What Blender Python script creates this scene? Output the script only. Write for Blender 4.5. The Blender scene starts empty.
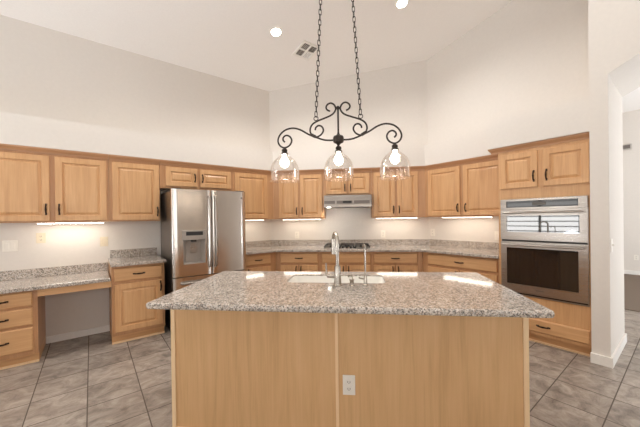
import bpy, bmesh, math, random
from mathutils import Vector, Matrix, geometry
random.seed(7)
SC = bpy.context.scene
COL = SC.collection
R = math.radians

# ------------------------------------------------------------------ camera
cd = bpy.data.cameras.new('camera')
cam = bpy.data.objects.new('camera', cd)
COL.objects.link(cam)
cd.sensor_fit = 'HORIZONTAL'
cd.sensor_width = 36.0
cd.lens = 16.44
cd.shift_y = 0.0093
cd.clip_start = 0.02
_r = Vector((0.9938115, 0.11019696, -0.01397606)).normalized()
_u = Vector((0.01344629, 0.00554919, 0.9998942)).normalized()
_f = Vector((-0.11026285, 0.99389428, -0.00403311)).normalized()
cam.matrix_world = Matrix(((_r.x, _u.x, -_f.x, 0.0), (_r.y, _u.y, -_f.y, 0.0), (_r.z, _u.z, -_f.z, 1.38), (0, 0, 0, 1)))
SC.camera = cam

# ------------------------------------------------------------------ view, sky
SC.view_settings.view_transform = 'Standard'
SC.view_settings.look = 'None'
SC.view_settings.gamma = 1.0
SC.view_settings.use_curve_mapping = False
SC.view_settings.exposure = 0.06
SC.cycles.max_bounces = 10
SC.cycles.diffuse_bounces = 6
SC.cycles.glossy_bounces = 5
SC.cycles.transparent_max_bounces = 16
SC.cycles.caustics_reflective = False
SC.cycles.caustics_refractive = False
w = bpy.data.worlds.new('sky'); SC.world = w; w.use_nodes = True
w.node_tree.nodes['Background'].inputs[0].default_value = (1.0, 0.99, 0.97, 1)
w.node_tree.nodes['Background'].inputs[1].default_value = 3.5

# ------------------------------------------------------------------ plan geometry
# a = distance along LW, b = distance along RW; the two long walls meet at right angles, the back wall cuts the corner
LW = Vector((0.71480577, 0.69932303)); RW = Vector((-0.69932303, 0.71480577))
DL, DC, DR = 4.5441, 4.975, 4.3756
ANG = {'L': math.atan2(LW.y, LW.x), 'C': 0.0, 'R': math.atan2(-RW.y, -RW.x)}
def ab(a, b): return LW * a + RW * b
def place(run, x, y, z=0.0):
    """x along the wall to the right, y = 0 at the wall and negative into the room"""
    if run == 'L': p = LW * x + RW * (DL + y)
    elif run == 'C': p = Vector((x, DC + y))
    else: p = -RW * x + LW * (DR + y)
    return Vector((p.x, p.y, z))
def ceil_z(a, b): return 3.6 + 0.19 * (DL - b)
def isect(n1, d1, n2, d2):
    det = n1.x * n2.y - n1.y * n2.x
    return Vector(((d1 * n2.y - d2 * n1.y) / det, (n1.x * d2 - n2.x * d1) / det))
NC = Vector((0, 1))
def lc(t): return isect(RW, DL - t, NC, DC - t)      # left/back corner at depth t from the walls
def cr(t): return isect(NC, DC - t, LW, DR - t)      # back/right corner at depth t
def lc_u(t): return lc(t).dot(LW)
def lc_x(t): return lc(t).x
def cr_x(t): return cr(t).x
def cr_u(t): return -cr(t).dot(RW)                    # run R local x

# ------------------------------------------------------------------ lights (added area lamps standing in for window light, out of view)
def area(name, a, b, z, sx, sz, direc, power, color=(0.91, 0.98, 1.05)):
    l = bpy.data.lights.new(name, 'AREA'); l.shape = 'RECTANGLE'; l.size = sx; l.size_y = sz
    l.energy = power; l.color = color
    o = bpy.data.objects.new(name, l); COL.objects.link(o)
    p = ab(a, b); o.location = (p.x, p.y, z)
    d = LW * direc[0] + RW * direc[1]
    o.rotation_euler = Vector((d.x, d.y, direc[2])).to_track_quat('-Z', 'Z').to_euler()
    return o
WIN_A = [(-0.9, 1.9), (2.9, 1.9)]          # windows in wall_rear: centre b, width
WIN_B = [(-2.2, 1.9), (-0.1, 1.9)]          # windows in wall_side: centre a, width
for b, wd in WIN_A: area('added_bounce_fill', -4.9, b, 0.08, 2.6, 2.0, (1, 0, 2.0), 400)      # unseen lamps added outside the windows to throw light up at the ceiling
for a, wd in WIN_B: area('added_bounce_fill', a, -4.9, 0.08, 2.6, 2.0, (0, 1, 2.0), 75)  # weaker added pair outside the side wall, also unseen
area('added_far_room_fill', 6.6, -3.2, 0.7, 3.0, 1.2, (0, 1, 0.9), 310)  # unseen lamp added to brighten the room beyond the opening

# ------------------------------------------------------------------ materials
def srgb(r, g, b):
    f = lambda c: (c / 255) / 12.92 if c / 255 <= 0.04045 else ((c / 255 + 0.055) / 1.055) ** 2.4
    return (f(r), f(g), f(b), 1)
def mat(name):
    m = bpy.data.materials.new(name); m.use_nodes = True
    nt = m.node_tree; return m, nt, nt.nodes['Principled BSDF']
def N(nt, t, **kw):
    n = nt.nodes.new(t)
    for k, v in kw.items(): setattr(n, k, v)
    return n
def plain(name, c, rough=0.5, metal=0.0, noise=0.0, scale=40.0, spec=None):
    m, nt, p = mat(name)
    p.inputs['Roughness'].default_value = rough; p.inputs['Metallic'].default_value = metal
    if spec is not None: p.inputs['Specular IOR Level'].default_value = spec
    tc = N(nt, 'ShaderNodeTexCoord'); nz = N(nt, 'ShaderNodeTexNoise'); nz.inputs['Scale'].default_value = scale
    nz.inputs['Detail'].default_value = 3
    rp = N(nt, 'ShaderNodeValToRGB')
    k = noise if noise else 0.02
    rp.color_ramp.elements[0].position = 0.3; rp.color_ramp.elements[1].position = 0.7
    rp.color_ramp.elements[0].color = tuple(x * (1 - k) for x in c[:3]) + (1,)
    rp.color_ramp.elements[1].color = tuple(min(1, x * (1 + k)) for x in c[:3]) + (1,)
    nt.links.new(tc.outputs['Object'], nz.inputs['Vector']); nt.links.new(nz.outputs['Fac'], rp.inputs['Fac'])
    nt.links.new(rp.outputs['Color'], p.inputs['Base Color'])
    return m
def wood(name, c_dark, c_mid, c_light, axis='z', rough=0.38, sc=1.0, contrast=1.0):
    m, nt, p = mat(name)
    p.inputs['Roughness'].default_value = rough
    tc = N(nt, 'ShaderNodeTexCoord'); oi = N(nt, 'ShaderNodeObjectInfo')
    off = N(nt, 'ShaderNodeVectorMath', operation='SCALE'); off.inputs[0].default_value = (7.3, 5.1, 9.7)
    nt.links.new(oi.outputs['Random'], off.inputs['Scale'])
    ad = N(nt, 'ShaderNodeVectorMath', operation='ADD')
    nt.links.new(tc.outputs['Object'], ad.inputs[0]); nt.links.new(off.outputs[0], ad.inputs[1])
    mp = N(nt, 'ShaderNodeMapping')
    s = {'z': (22, 22, 1.3), 'x': (1.3, 22, 22)}[axis]
    mp.inputs['Scale'].default_value = tuple(v * sc for v in s)
    nt.links.new(ad.outputs[0], mp.inputs['Vector'])
    n1 = N(nt, 'ShaderNodeTexNoise'); n1.inputs['Scale'].default_value = 1.0; n1.inputs['Detail'].default_value = 5
    n1.inputs['Roughness'].default_value = 0.6; n1.inputs['Distortion'].default_value = 0.8
    mp2 = N(nt, 'ShaderNodeMapping'); s2 = {'z': (110, 110, 3.5), 'x': (3.5, 110, 110)}[axis]
    mp2.inputs['Scale'].default_value = s2
    nt.links.new(ad.outputs[0], mp2.inputs['Vector'])
    n2 = N(nt, 'ShaderNodeTexNoise'); n2.inputs['Scale'].default_value = 1.0; n2.inputs['Detail'].default_value = 2
    mp3 = N(nt, 'ShaderNodeMapping'); mp3.inputs['Scale'].default_value = {'z': (5, 5, 1.6), 'x': (1.6, 5, 5)}[axis]
    nt.links.new(ad.outputs[0], mp3.inputs['Vector'])
    n3 = N(nt, 'ShaderNodeTexNoise'); n3.inputs['Scale'].default_value = 1.0; n3.inputs['Detail'].default_value = 3
    nt.links.new(mp.outputs[0], n1.inputs['Vector']); nt.links.new(mp2.outputs[0], n2.inputs['Vector']); nt.links.new(mp3.outputs[0], n3.inputs['Vector'])
    def mul(x, k):
        q = N(nt, 'ShaderNodeMath', operation='MULTIPLY'); nt.links.new(x, q.inputs[0]); q.inputs[1].default_value = k; return q.outputs[0]
    def add(x, y):
        q = N(nt, 'ShaderNodeMath', operation='ADD'); nt.links.new(x, q.inputs[0]); nt.links.new(y, q.inputs[1]); return q.outputs[0]
    f = add(add(mul(n1.outputs['Fac'], 0.5), mul(n2.outputs['Fac'], 0.22)), mul(n3.outputs['Fac'], 0.28))
    rp = N(nt, 'ShaderNodeValToRGB'); e = rp.color_ramp.elements
    h = 0.22 / contrast
    e[0].position = 0.5 - h; e[0].color = c_dark; e[1].position = 0.5 + h; e[1].color = c_light
    q = e.new(0.5); q.color = c_mid
    nt.links.new(f, rp.inputs['Fac']); nt.links.new(rp.outputs['Color'], p.inputs['Base Color'])
    bp = N(nt, 'ShaderNodeBump'); bp.inputs['Strength'].default_value = 0.04; bp.inputs['Distance'].default_value = 0.002
    nt.links.new(n2.outputs['Fac'], bp.inputs['Height']); nt.links.new(bp.outputs[0], p.inputs['Normal'])
    return m
WD, WM, WL = srgb(188, 140, 94), srgb(208, 161, 113), srgb(222, 178, 131)
M = {}
M['wood'] = wood('maple_upright_grain', WD, WM, WL, 'z')
M['wood_h'] = wood('maple_level_grain', WD, WM, WL, 'x')
M['wood_panel'] = wood('maple_veneer_panel', srgb(194, 152, 106), srgb(214, 172, 124), srgb(224, 184, 138), 'z', rough=0.42, sc=0.8, contrast=1.1)
M['wood_pale'] = wood('pale_maple_edging', srgb(226, 188, 142), srgb(238, 206, 164), srgb(244, 216, 176), 'z')
M['wood_crown'] = wood('maple_crown', srgb(166, 120, 84), srgb(188, 140, 100), srgb(200, 152, 112), 'x')
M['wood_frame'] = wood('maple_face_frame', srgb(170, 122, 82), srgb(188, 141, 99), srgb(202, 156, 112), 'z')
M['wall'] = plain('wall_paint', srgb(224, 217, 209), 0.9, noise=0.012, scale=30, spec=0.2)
M['ceil'] = plain('ceiling_paint_light_lift', srgb(246, 242, 238), 0.95, noise=0.015, scale=60, spec=0.1)  # same paint as the walls, lightened so the colour carries extra ceiling light
M['white'] = plain('white_trim_paint', srgb(240, 236, 230), 0.45)
M['plate'] = plain('white_plastic', srgb(238, 232, 222), 0.35)
M['plate_cream'] = plain('cream_plastic', srgb(226, 212, 186), 0.35)
M['slot'] = plain('dark_slot', srgb(70, 62, 55), 0.6)
M['iron'] = plain('dark_bronze_iron', srgb(62, 54, 48), 0.45, 0.6, noise=0.25, scale=60)
M['bronze'] = plain('bronze_pull', srgb(60, 42, 30), 0.4, 0.7, noise=0.2)
M['black'] = plain('black_iron', srgb(34, 32, 31), 0.5)
M['dark'] = plain('dark_plastic', srgb(44, 40, 37), 0.35)
M['grey'] = plain('grey_plastic', srgb(128, 124, 120), 0.4)
M['ceramic'] = plain('white_sink', srgb(244, 241, 235), 0.25)
M['silver_light'] = plain('light_grey_plastic', srgb(186, 180, 173), 0.5)
M['silver'] = plain('silver_plastic', srgb(158, 149, 140), 0.35)
M['carpet'] = plain('carpet', srgb(132, 119, 108), 1.0, noise=0.12, scale=160, spec=0.0)
M['nickel'] = plain('brushed_nickel', srgb(176, 168, 158), 0.25, 1.0)
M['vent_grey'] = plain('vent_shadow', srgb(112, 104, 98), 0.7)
def steel(name, c, rough, aniso=0.6):
    m, nt, p = mat(name)
    p.inputs['Metallic'].default_value = 1.0
    p.inputs['Anisotropic'].default_value = aniso; p.inputs['Anisotropic Rotation'].default_value = 0.25
    tg = N(nt, 'ShaderNodeTangent'); tg.direction_type = 'RADIAL'; tg.axis = 'Z'
    nt.links.new(tg.outputs[0], p.inputs['Tangent'])
    tc = N(nt, 'ShaderNodeTexCoord'); mp = N(nt, 'ShaderNodeMapping'); mp.inputs['Scale'].default_value = (2, 2, 500)
    nz = N(nt, 'ShaderNodeTexNoise'); nz.inputs['Scale'].default_value = 1.0; nz.inputs['Detail'].default_value = 2
    nt.links.new(tc.outputs['Object'], mp.inputs['Vector']); nt.links.new(mp.outputs[0], nz.inputs['Vector'])
    rp = N(nt, 'ShaderNodeMapRange'); rp.inputs[3].default_value = rough - 0.04; rp.inputs[4].default_value = rough + 0.05
    nt.links.new(nz.outputs['Fac'], rp.inputs[0]); nt.links.new(rp.outputs[0], p.inputs['Roughness'])
    p.inputs['Base Color'].default_value = c
    return m
M['steel'] = steel('brushed_steel', srgb(206, 198, 190), 0.20)
M['steel_flat'] = steel('brushed_steel_trim', srgb(168, 160, 152), 0.28, 0.3)
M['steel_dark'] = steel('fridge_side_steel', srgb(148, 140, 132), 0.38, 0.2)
def blackglass(name, c=(0.012, 0.010, 0.009, 1), rough=0.04):
    m, nt, p = mat(name); p.inputs['Base Color'].default_value = c; p.inputs['Roughness'].default_value = rough
    p.inputs['Specular IOR Level'].default_value = 0.8
    return m
M['glass_black'] = blackglass('black_oven_glass')
M['glass_mirror'] = blackglass('reflective_dark_glass', (0.02, 0.018, 0.017, 1), 0.02)
M['glass_mirror'].node_tree.nodes['Principled BSDF'].inputs['Specular IOR Level'].default_value = 1.0
M['glass_mirror'].node_tree.nodes['Principled BSDF'].inputs['Coat Weight'].default_value = 1.0
M['glass_mirror'].node_tree.nodes['Principled BSDF'].inputs['Coat IOR'].default_value = 2.4
def granite(name):
    m, nt, p = mat(name)
    p.inputs['Roughness'].default_value = 0.08
    tc = N(nt, 'ShaderNodeTexCoord')
    def vor(s):
        v = N(nt, 'ShaderNodeTexVoronoi'); v.inputs['Scale'].default_value = s; v.inputs['Randomness'].default_value = 1
        nt.links.new(tc.outputs['Object'], v.inputs['Vector'])
        sp = N(nt, 'ShaderNodeSeparateColor'); nt.links.new(v.outputs['Color'], sp.inputs[0]); return sp.outputs[0]
    def ramp(f, stops):
        r = N(nt, 'ShaderNodeValToRGB'); r.color_ramp.interpolation = 'CONSTANT'
        e = r.color_ramp.elements; e[0].position = stops[0][0]; e[0].color = stops[0][1]; e[1].position = stops[1][0]; e[1].color = stops[1][1]
        for ps, c in stops[2:]: q = e.new(ps); q.color = c
        nt.links.new(f, r.inputs['Fac']); return r.outputs['Color']
    c1 = ramp(vor(135), [(0.0, srgb(66, 60, 58)), (0.16, srgb(134, 126, 118)), (0.34, srgb(192, 172, 156)), (0.52, srgb(206, 195, 183)), (0.76, srgb(224, 216, 207)), (0.91, srgb(92, 84, 78))])
    c2 = ramp(vor(300), [(0.0, srgb(42, 39, 38)), (0.16, srgb(158, 148, 138)), (0.45, srgb(202, 186, 171)), (0.75, srgb(226, 218, 208))])
    mx = N(nt, 'ShaderNodeMix', data_type='RGBA'); mx.inputs['Factor'].default_value = 0.42
    nt.links.new(c1, mx.inputs['A']); nt.links.new(c2, mx.inputs['B'])
    nz = N(nt, 'ShaderNodeTexNoise'); nz.inputs['Scale'].default_value = 14; nt.links.new(tc.outputs['Object'], nz.inputs['Vector'])
    mr = N(nt, 'ShaderNodeMapRange'); mr.inputs[1].default_value = 0.3; mr.inputs[2].default_value = 0.7; mr.inputs[3].default_value = 0.88; mr.inputs[4].default_value = 1.08
    nt.links.new(nz.outputs['Fac'], mr.inputs[0])
    mm = N(nt, 'ShaderNodeMix', data_type='RGBA', blend_type='MULTIPLY'); mm.inputs['Factor'].default_value = 1
    nt.links.new(mx.outputs['Result'], mm.inputs['A']); nt.links.new(mr.outputs[0], mm.inputs['B'])
    nt.links.new(mm.outputs['Result'], p.inputs['Base Color'])
    return m
M['granite'] = granite('speckled_granite')
def tile():
    m, nt, p = mat('slate_look_tile')
    geo = N(nt, 'ShaderNodeNewGeometry')
    rot = N(nt, 'ShaderNodeVectorRotate', rotation_type='Z_AXIS'); rot.inputs['Angle'].default_value = -ANG['L']
    nt.links.new(geo.outputs['Position'], rot.inputs['Vector'])
    sub = N(nt, 'ShaderNodeVectorMath', operation='SUBTRACT'); sub.inputs[1].default_value = (0.302, 0.372, 0)
    nt.links.new(rot.outputs[0], sub.inputs[0])
    sc = N(nt, 'ShaderNodeVectorMath', operation='SCALE'); sc.inputs['Scale'].default_value = 1 / 0.344
    nt.links.new(sub.outputs[0], sc.inputs[0])
    fr = N(nt, 'ShaderNodeVectorMath', operation='FRACTION'); nt.links.new(sc.outputs[0], fr.inputs[0])
    fl = N(nt, 'ShaderNodeVectorMath', operation='FLOOR'); nt.links.new(sc.outputs[0], fl.inputs[0])
    sp = N(nt, 'ShaderNodeSeparateXYZ'); nt.links.new(fr.outputs[0], sp.inputs[0])
    def edge(o):
        s = N(nt, 'ShaderNodeMath', operation='SUBTRACT'); nt.links.new(o, s.inputs[0]); s.inputs[1].default_value = 0.5
        a_ = N(nt, 'ShaderNodeMath', operation='ABSOLUTE'); nt.links.new(s.outputs[0], a_.inputs[0]); return a_.outputs[0]
    mxm = N(nt, 'ShaderNodeMath', operation='MAXIMUM'); nt.links.new(edge(sp.outputs[0]), mxm.inputs[0]); nt.links.new(edge(sp.outputs[1]), mxm.inputs[1])
    gr = N(nt, 'ShaderNodeMapRange'); gr.inputs[1].default_value = 0.487; gr.inputs[2].default_value = 0.492
    nt.links.new(mxm.outputs[0], gr.inputs[0])
    wn = N(nt, 'ShaderNodeTexWhiteNoise', noise_dimensions='2D'); nt.links.new(fl.outputs[0], wn.inputs['Vector'])
    of = N(nt, 'ShaderNodeVectorMath', operation='SCALE'); nt.links.new(wn.outputs['Color'], of.inputs[0]); of.inputs['Scale'].default_value = 20
    ad = N(nt, 'ShaderNodeVectorMath', operation='ADD'); nt.links.new(sc.outputs[0], ad.inputs[0]); nt.links.new(of.outputs[0], ad.inputs[1])
    mp = N(nt, 'ShaderNodeMapping'); mp.inputs['Scale'].default_value = (1.5, 1.9, 1)
    nt.links.new(ad.outputs[0], mp.inputs['Vector'])
    nz = N(nt, 'ShaderNodeTexNoise'); nz.inputs['Scale'].default_value = 1.5; nz.inputs['Detail'].default_value = 8; nz.inputs['Roughness'].default_value = 0.7
    nz.inputs['Distortion'].default_value = 0.7
    nt.links.new(mp.outputs[0], nz.inputs['Vector'])
    rp = N(nt, 'ShaderNodeValToRGB'); e = rp.color_ramp.elements
    e[0].position = 0.32; e[0].color = srgb(108, 98, 90); e[1].position = 0.68; e[1].color = srgb(184, 173, 162)
    q = e.new(0.5); q.color = srgb(154, 142, 131)
    nt.links.new(nz.outputs['Fac'], rp.inputs['Fac'])
    vr = N(nt, 'ShaderNodeMapRange'); vr.inputs[3].default_value = 0.9; vr.inputs[4].default_value = 1.08; nt.links.new(wn.outputs['Value'], vr.inputs[0])
    mm = N(nt, 'ShaderNodeMix', data_type='RGBA', blend_type='MULTIPLY'); mm.inputs['Factor'].default_value = 1
    nt.links.new(rp.outputs['Color'], mm.inputs['A']); nt.links.new(vr.outputs[0], mm.inputs['B'])
    mx = N(nt, 'ShaderNodeMix', data_type='RGBA'); nt.links.new(gr.outputs[0], mx.inputs['Factor'])
    nt.links.new(mm.outputs['Result'], mx.inputs['A']); mx.inputs['B'].default_value = srgb(98, 88, 80)
    nt.links.new(mx.outputs['Result'], p.inputs['Base Color'])
    rr = N(nt, 'ShaderNodeMapRange'); rr.inputs[3].default_value = 0.36; rr.inputs[4].default_value = 0.9; nt.links.new(gr.outputs[0], rr.inputs[0])
    nt.links.new(rr.outputs[0], p.inputs['Roughness'])
    sb = N(nt, 'ShaderNodeMath', operation='MULTIPLY_ADD'); nt.links.new(gr.outputs[0], sb.inputs[0]); sb.inputs[1].default_value = -1.0
    nt.links.new(nz.outputs['Fac'], sb.inputs[2])
    bp = N(nt, 'ShaderNodeBump'); bp.inputs['Strength'].default_value = 0.25; bp.inputs['Distance'].default_value = 0.004
    nt.links.new(sb.outputs[0], bp.inputs['Height']); nt.links.new(bp.outputs[0], p.inputs['Normal'])
    return m
M['tile'] = tile()
def emit(name, c, s):
    m, nt, p = mat(name)
    p.inputs['Base Color'].default_value = c; p.inputs['Emission Color'].default_value = c; p.inputs['Emission Strength'].default_value = s
    return m
M['bulb'] = emit('lit_bulb', (1, 0.90, 0.76, 1), 26)
M['can'] = emit('lit_downlight', (1, 0.93, 0.84, 1), 22)
M['strip'] = emit('lit_strip', (1, 0.90, 0.76, 1), 10.5)
M['strip_bright'] = emit('lit_strip_bright', (1, 0.91, 0.79, 1), 16)
M['hood_lamp'] = emit('lit_hood_lamp', (1, 0.92, 0.80, 1), 14)
M['display'] = emit('oven_display', (0.10, 0.09, 0.08, 1), 0.15)
def shade_glass():
    m, nt, p = mat('clear_shade_glass')
    nt.nodes.remove(p)
    out = nt.nodes['Material Output']
    tr = N(nt, 'ShaderNodeBsdfTransparent'); tr.inputs[0].default_value = (0.97, 0.95, 0.93, 1)
    gl = N(nt, 'ShaderNodeBsdfGlossy'); gl.inputs['Roughness'].default_value = 0.06; gl.inputs[0].default_value = (1, 0.96, 0.92, 1)
    fr = N(nt, 'ShaderNodeLayerWeight'); fr.inputs['Blend'].default_value = 0.35
    mr = N(nt, 'ShaderNodeMapRange'); mr.inputs[3].default_value = 0.06; mr.inputs[4].default_value = 0.75
    nt.links.new(fr.outputs['Facing'], mr.inputs[0])
    tc = N(nt, 'ShaderNodeTexCoord'); nz = N(nt, 'ShaderNodeTexNoise'); nz.inputs['Scale'].default_value = 26
    mp = N(nt, 'ShaderNodeMapping'); mp.inputs['Scale'].default_value = (1, 1, 0.15)
    nt.links.new(tc.outputs['Object'], mp.inputs['Vector']); nt.links.new(mp.outputs[0], nz.inputs['Vector'])
    bp = N(nt, 'ShaderNodeBump'); bp.inputs['Strength'].default_value = 0.5; bp.inputs['Distance'].default_value = 0.004
    nt.links.new(nz.outputs['Fac'], bp.inputs['Height']); nt.links.new(bp.outputs[0], gl.inputs['Normal'])
    mx = N(nt, 'ShaderNodeMixShader'); nt.links.new(mr.outputs[0], mx.inputs[0])
    nt.links.new(tr.outputs[0], mx.inputs[1]); nt.links.new(gl.outputs[0], mx.inputs[2]); nt.links.new(mx.outputs[0], out.inputs[0])
    return m
M['shade'] = shade_glass()

# ------------------------------------------------------------------ mesh helpers
def finish(name, bm, m, parent=None, smooth=False):
    bmesh.ops.recalc_face_normals(bm, faces=bm.faces[:])
    me = bpy.data.meshes.new(name); bm.to_mesh(me); bm.free()
    me.materials.append(m)
    if smooth:
        for p in me.polygons: p.use_smooth = True
        try: me.set_sharp_from_angle(angle=R(40))
        except Exception: pass
    o = bpy.data.objects.new(name, me); COL.objects.link(o)
    if parent is not None: o.parent = parent
    return o
def share(name, me, parent, loc, rot=(0, 0, 0)):
    o = bpy.data.objects.new(name, me); COL.objects.link(o); o.parent = parent; o.location = loc; o.rotation_euler = rot
    return o
def tag(o, label, cat, group=None):
    o['label'] = label; o['category'] = cat
    if group: o['group'] = group
    return o
def struct(o): o['kind'] = 'structure'; return o
def thing(name, label, cat, loc, rz=0.0, group=None):
    o = bpy.data.objects.new(name, None); COL.objects.link(o); o.empty_display_size = 0.1
    o.location = loc; o.rotation_euler = (0, 0, rz)
    return tag(o, label, cat, group)
def box(bm, x0, x1, y0, y1, z0, z1, bev=0.0, seg=2):
    vs = [bm.verts.new(p) for p in ((x0, y0, z0), (x1, y0, z0), (x1, y1, z0), (x0, y1, z0), (x0, y0, z1), (x1, y0, z1), (x1, y1, z1), (x0, y1, z1))]
    fs = [bm.faces.new([vs[i] for i in q]) for q in ((0, 3, 2, 1), (4, 5, 6, 7), (0, 1, 5, 4), (1, 2, 6, 5), (2, 3, 7, 6), (3, 0, 4, 7))]
    if bev:
        es = list({e for f in fs for e in f.edges})
        bmesh.ops.bevel(bm, geom=es, offset=bev, segments=seg, affect='EDGES', profile=0.5)
def boxes(name, lst, m, parent=None, bev=0.0):
    bm = bmesh.new()
    for b in lst: box(bm, *b, bev=bev)
    return finish(name, bm, m, parent)
def prism(bm, pts, z0, z1):
    """pts: plan polygon; z1 a number or one per point"""
    n = len(pts)
    tz = z1 if isinstance(z1, (list, tuple)) else [z1] * n
    lo = [bm.verts.new((p[0], p[1], z0)) for p in pts]; hi = [bm.verts.new((p[0], p[1], t)) for p, t in zip(pts, tz)]
    bm.faces.new(lo[::-1]); bm.faces.new(hi)
    for i in range(n): j = (i + 1) % n; bm.faces.new((lo[i], lo[j], hi[j], hi[i]))
def tube(bm, pts, r, seg=8, closed=False, radii=None):
    pts = [Vector(p) for p in pts]; n = len(pts); rings = []
    prev = None
    for i, p in enumerate(pts):
        if closed: t = pts[(i + 1) % n] - pts[i - 1]
        else: t = pts[min(i + 1, n - 1)] - pts[max(i - 1, 0)]
        t.normalize()
        if prev is None:
            ref = Vector((0, 0, 1)) if abs(t.z) < 0.9 else Vector((0, 1, 0))
            nrm = t.cross(ref).normalized()
        else:
            nrm = (prev - t * prev.dot(t)).normalized()
        prev = nrm; bn = t.cross(nrm)
        rr = radii[i] if radii else r
        rings.append([bm.verts.new(p + (nrm * math.cos(2 * math.pi * k / seg) + bn * math.sin(2 * math.pi * k / seg)) * rr) for k in range(seg)])
    m = n if closed else n - 1
    for i in range(m):
        A, B = rings[i], rings[(i + 1) % n]
        for k in range(seg): bm.faces.new((A[k], A[(k + 1) % seg], B[(k + 1) % seg], B[k]))
    if not closed: bm.faces.new(rings[0][::-1]); bm.faces.new(rings[-1])
def lathe(bm, prof, seg=24, c=(0, 0, 0), cap=True):
    rings = []
    for r, z in prof:
        rings.append([bm.verts.new((c[0] + r * math.cos(2 * math.pi * k / seg), c[1] + r * math.sin(2 * math.pi * k / seg), c[2] + z)) for k in range(seg)])
    for A, B in zip(rings[:-1], rings[1:]):
        for k in range(seg): bm.faces.new((A[k], A[(k + 1) % seg], B[(k + 1) % seg], B[k]))
    if cap: bm.faces.new(rings[0][::-1]); bm.faces.new(rings[-1])
def spline(pts, per=6, closed=False):
    P = [Vector(p) for p in pts]; out = []
    n = len(P)
    for i in range(n - 1):
        p0, p1, p2, p3 = P[max(i - 1, 0)], P[i], P[i + 1], P[min(i + 2, n - 1)]
        for k in range(per):
            t = k / per
            out.append(0.5 * ((2 * p1) + (p2 - p0) * t + (2 * p0 - 5 * p1 + 4 * p2 - p3) * t * t + (3 * p1 - p0 - 3 * p2 + p3) * t ** 3))
    out.append(P[-1]); return out
def offset_poly(pts, d):
    """inset a CCW polygon by d"""
    n = len(pts); out = []
    for i in range(n):
        p0, p1, p2 = Vector(pts[i - 1]), Vector(pts[i]), Vector(pts[(i + 1) % n])
        e1 = (p1 - p0).normalized(); e2 = (p2 - p1).normalized()
        n1 = Vector((-e1.y, e1.x)); n2 = Vector((-e2.y, e2.x))
        bis = (n1 + n2); k = bis.length_squared
        out.append(p1 + bis * (2 * d / k) if k > 1e-6 else p1 + n1 * d)
    return out
def round_poly(pts, r, seg=4):
    n = len(pts); out = []
    for i in range(n):
        p0, p1, p2 = Vector(pts[i - 1]), Vector(pts[i]), Vector(pts[(i + 1) % n])
        a_ = p1 + (p0 - p1).normalized() * r; b_ = p1 + (p2 - p1).normalized() * r
        for k in range(seg + 1):
            t = k / seg; out.append((1 - t) ** 2 * a_ + 2 * t * (1 - t) * p1 + t * t * b_)
    return out
def slab(bm, outer, z0, z1, r=0.008, hole=None):
    """stone slab with a rounded edge and an optional cut-out"""
    outer = [Vector(p) for p in outer]
    h = z1 - z0; r = min(r, h * 0.49)
    prof = [(r, z0), (r * 0.3, z0 + r * 0.3), (0, z0 + r), (0, z1 - r), (r * 0.3, z1 - r * 0.3), (r, z1)]
    loops = [[bm.verts.new((p.x, p.y, z)) for p in offset_poly(outer, d)] for d, z in prof]
    n = len(outer)
    for A, B in zip(loops[:-1], loops[1:]):
        for i in range(n): j = (i + 1) % n; bm.faces.new((A[i], A[j], B[j], B[i]))
    hl = []
    if hole:
        hl = [[bm.verts.new((p[0], p[1], z)) for p in hole] for z in (z0, z1)]
        k = len(hole)
        for i in range(k): j = (i + 1) % k; bm.faces.new((hl[0][i], hl[1][i], hl[1][j], hl[0][j]))
    for li, z in ((0, z0), (-1, z1)):
        vs = list(loops[li]); polys = [[v.co.copy() for v in loops[li]]]
        if hole: hv = hl[0] if li == 0 else hl[1]; vs += hv; polys.append([v.co.copy() for v in hv])
        for t in geometry.tessellate_polygon(polys): bm.faces.new([vs[i] for i in t])

# ------------------------------------------------------------------ room shell
def wall(name, pts, z0, ztop=None, m='wall'):
    """pts: plan polygon in (a, b); the top follows the sloping ceiling unless ztop is given"""
    bm = bmesh.new(); P = [ab(*p) for p in pts]
    prism(bm, P, z0, ztop if ztop is not None else [ceil_z(*p) + 0.01 for p in pts])
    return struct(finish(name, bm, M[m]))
def AB(p): return (p.dot(LW), p.dot(RW))
T = 0.12
lcA = AB(lc(0)); crA = AB(cr(0)); lcO = AB(lc(-T)); crO = AB(cr(-T))
wall('wall_left', [(-3.5, DL), lcA, lcO, (-3.5, DL + T)], 0)
wall('wall_back', [lcA, crA, crO, lcO], 0)
wall('wall_right', [crA, (DR, 0.594), (DR + 0.15, 0.594), crO], 0)
# thick wall with the arched opening, right of the ovens
def opening_wall():
    bm = bmesh.new(); A0, A1 = 3.668, 4.5256
    b_hi, b_lo, j0, j1 = 0.594, -3.5, 0.466, -1.55
    arch = [(j0, 0.0), (j0, 2.64), (0.333, 2.706), (0.20, 2.778), (0.0, 2.86), (-0.25, 2.92), (-0.542, 2.945), (-0.83, 2.92), (-1.08, 2.86), (-1.28, 2.778), (-1.417, 2.706), (j1, 2.64), (j1, 0.0)]
    prof = [(b_hi, 0.0)] + arch + [(b_lo, 0.0), (b_lo, ceil_z(0, b_lo) + 0.01), (b_hi, ceil_z(0, b_hi) + 0.01)]
    loops = []
    for a_ in (A0, A1):
        loops.append([bm.verts.new((*ab(a_, b_), z)) for b_, z in prof])
    n = len(prof)
    for vs in loops:
        for t in geometry.tessellate_polygon([[Vector((b_, z, 0)) for b_, z in prof]]): bm.faces.new([vs[i] for i in t])
    for i in range(n): j = (i + 1) % n; bm.faces.new((loops[0][i], loops[0][j], loops[1][j], loops[1][i]))
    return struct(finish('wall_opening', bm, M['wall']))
opening_wall()
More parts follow.
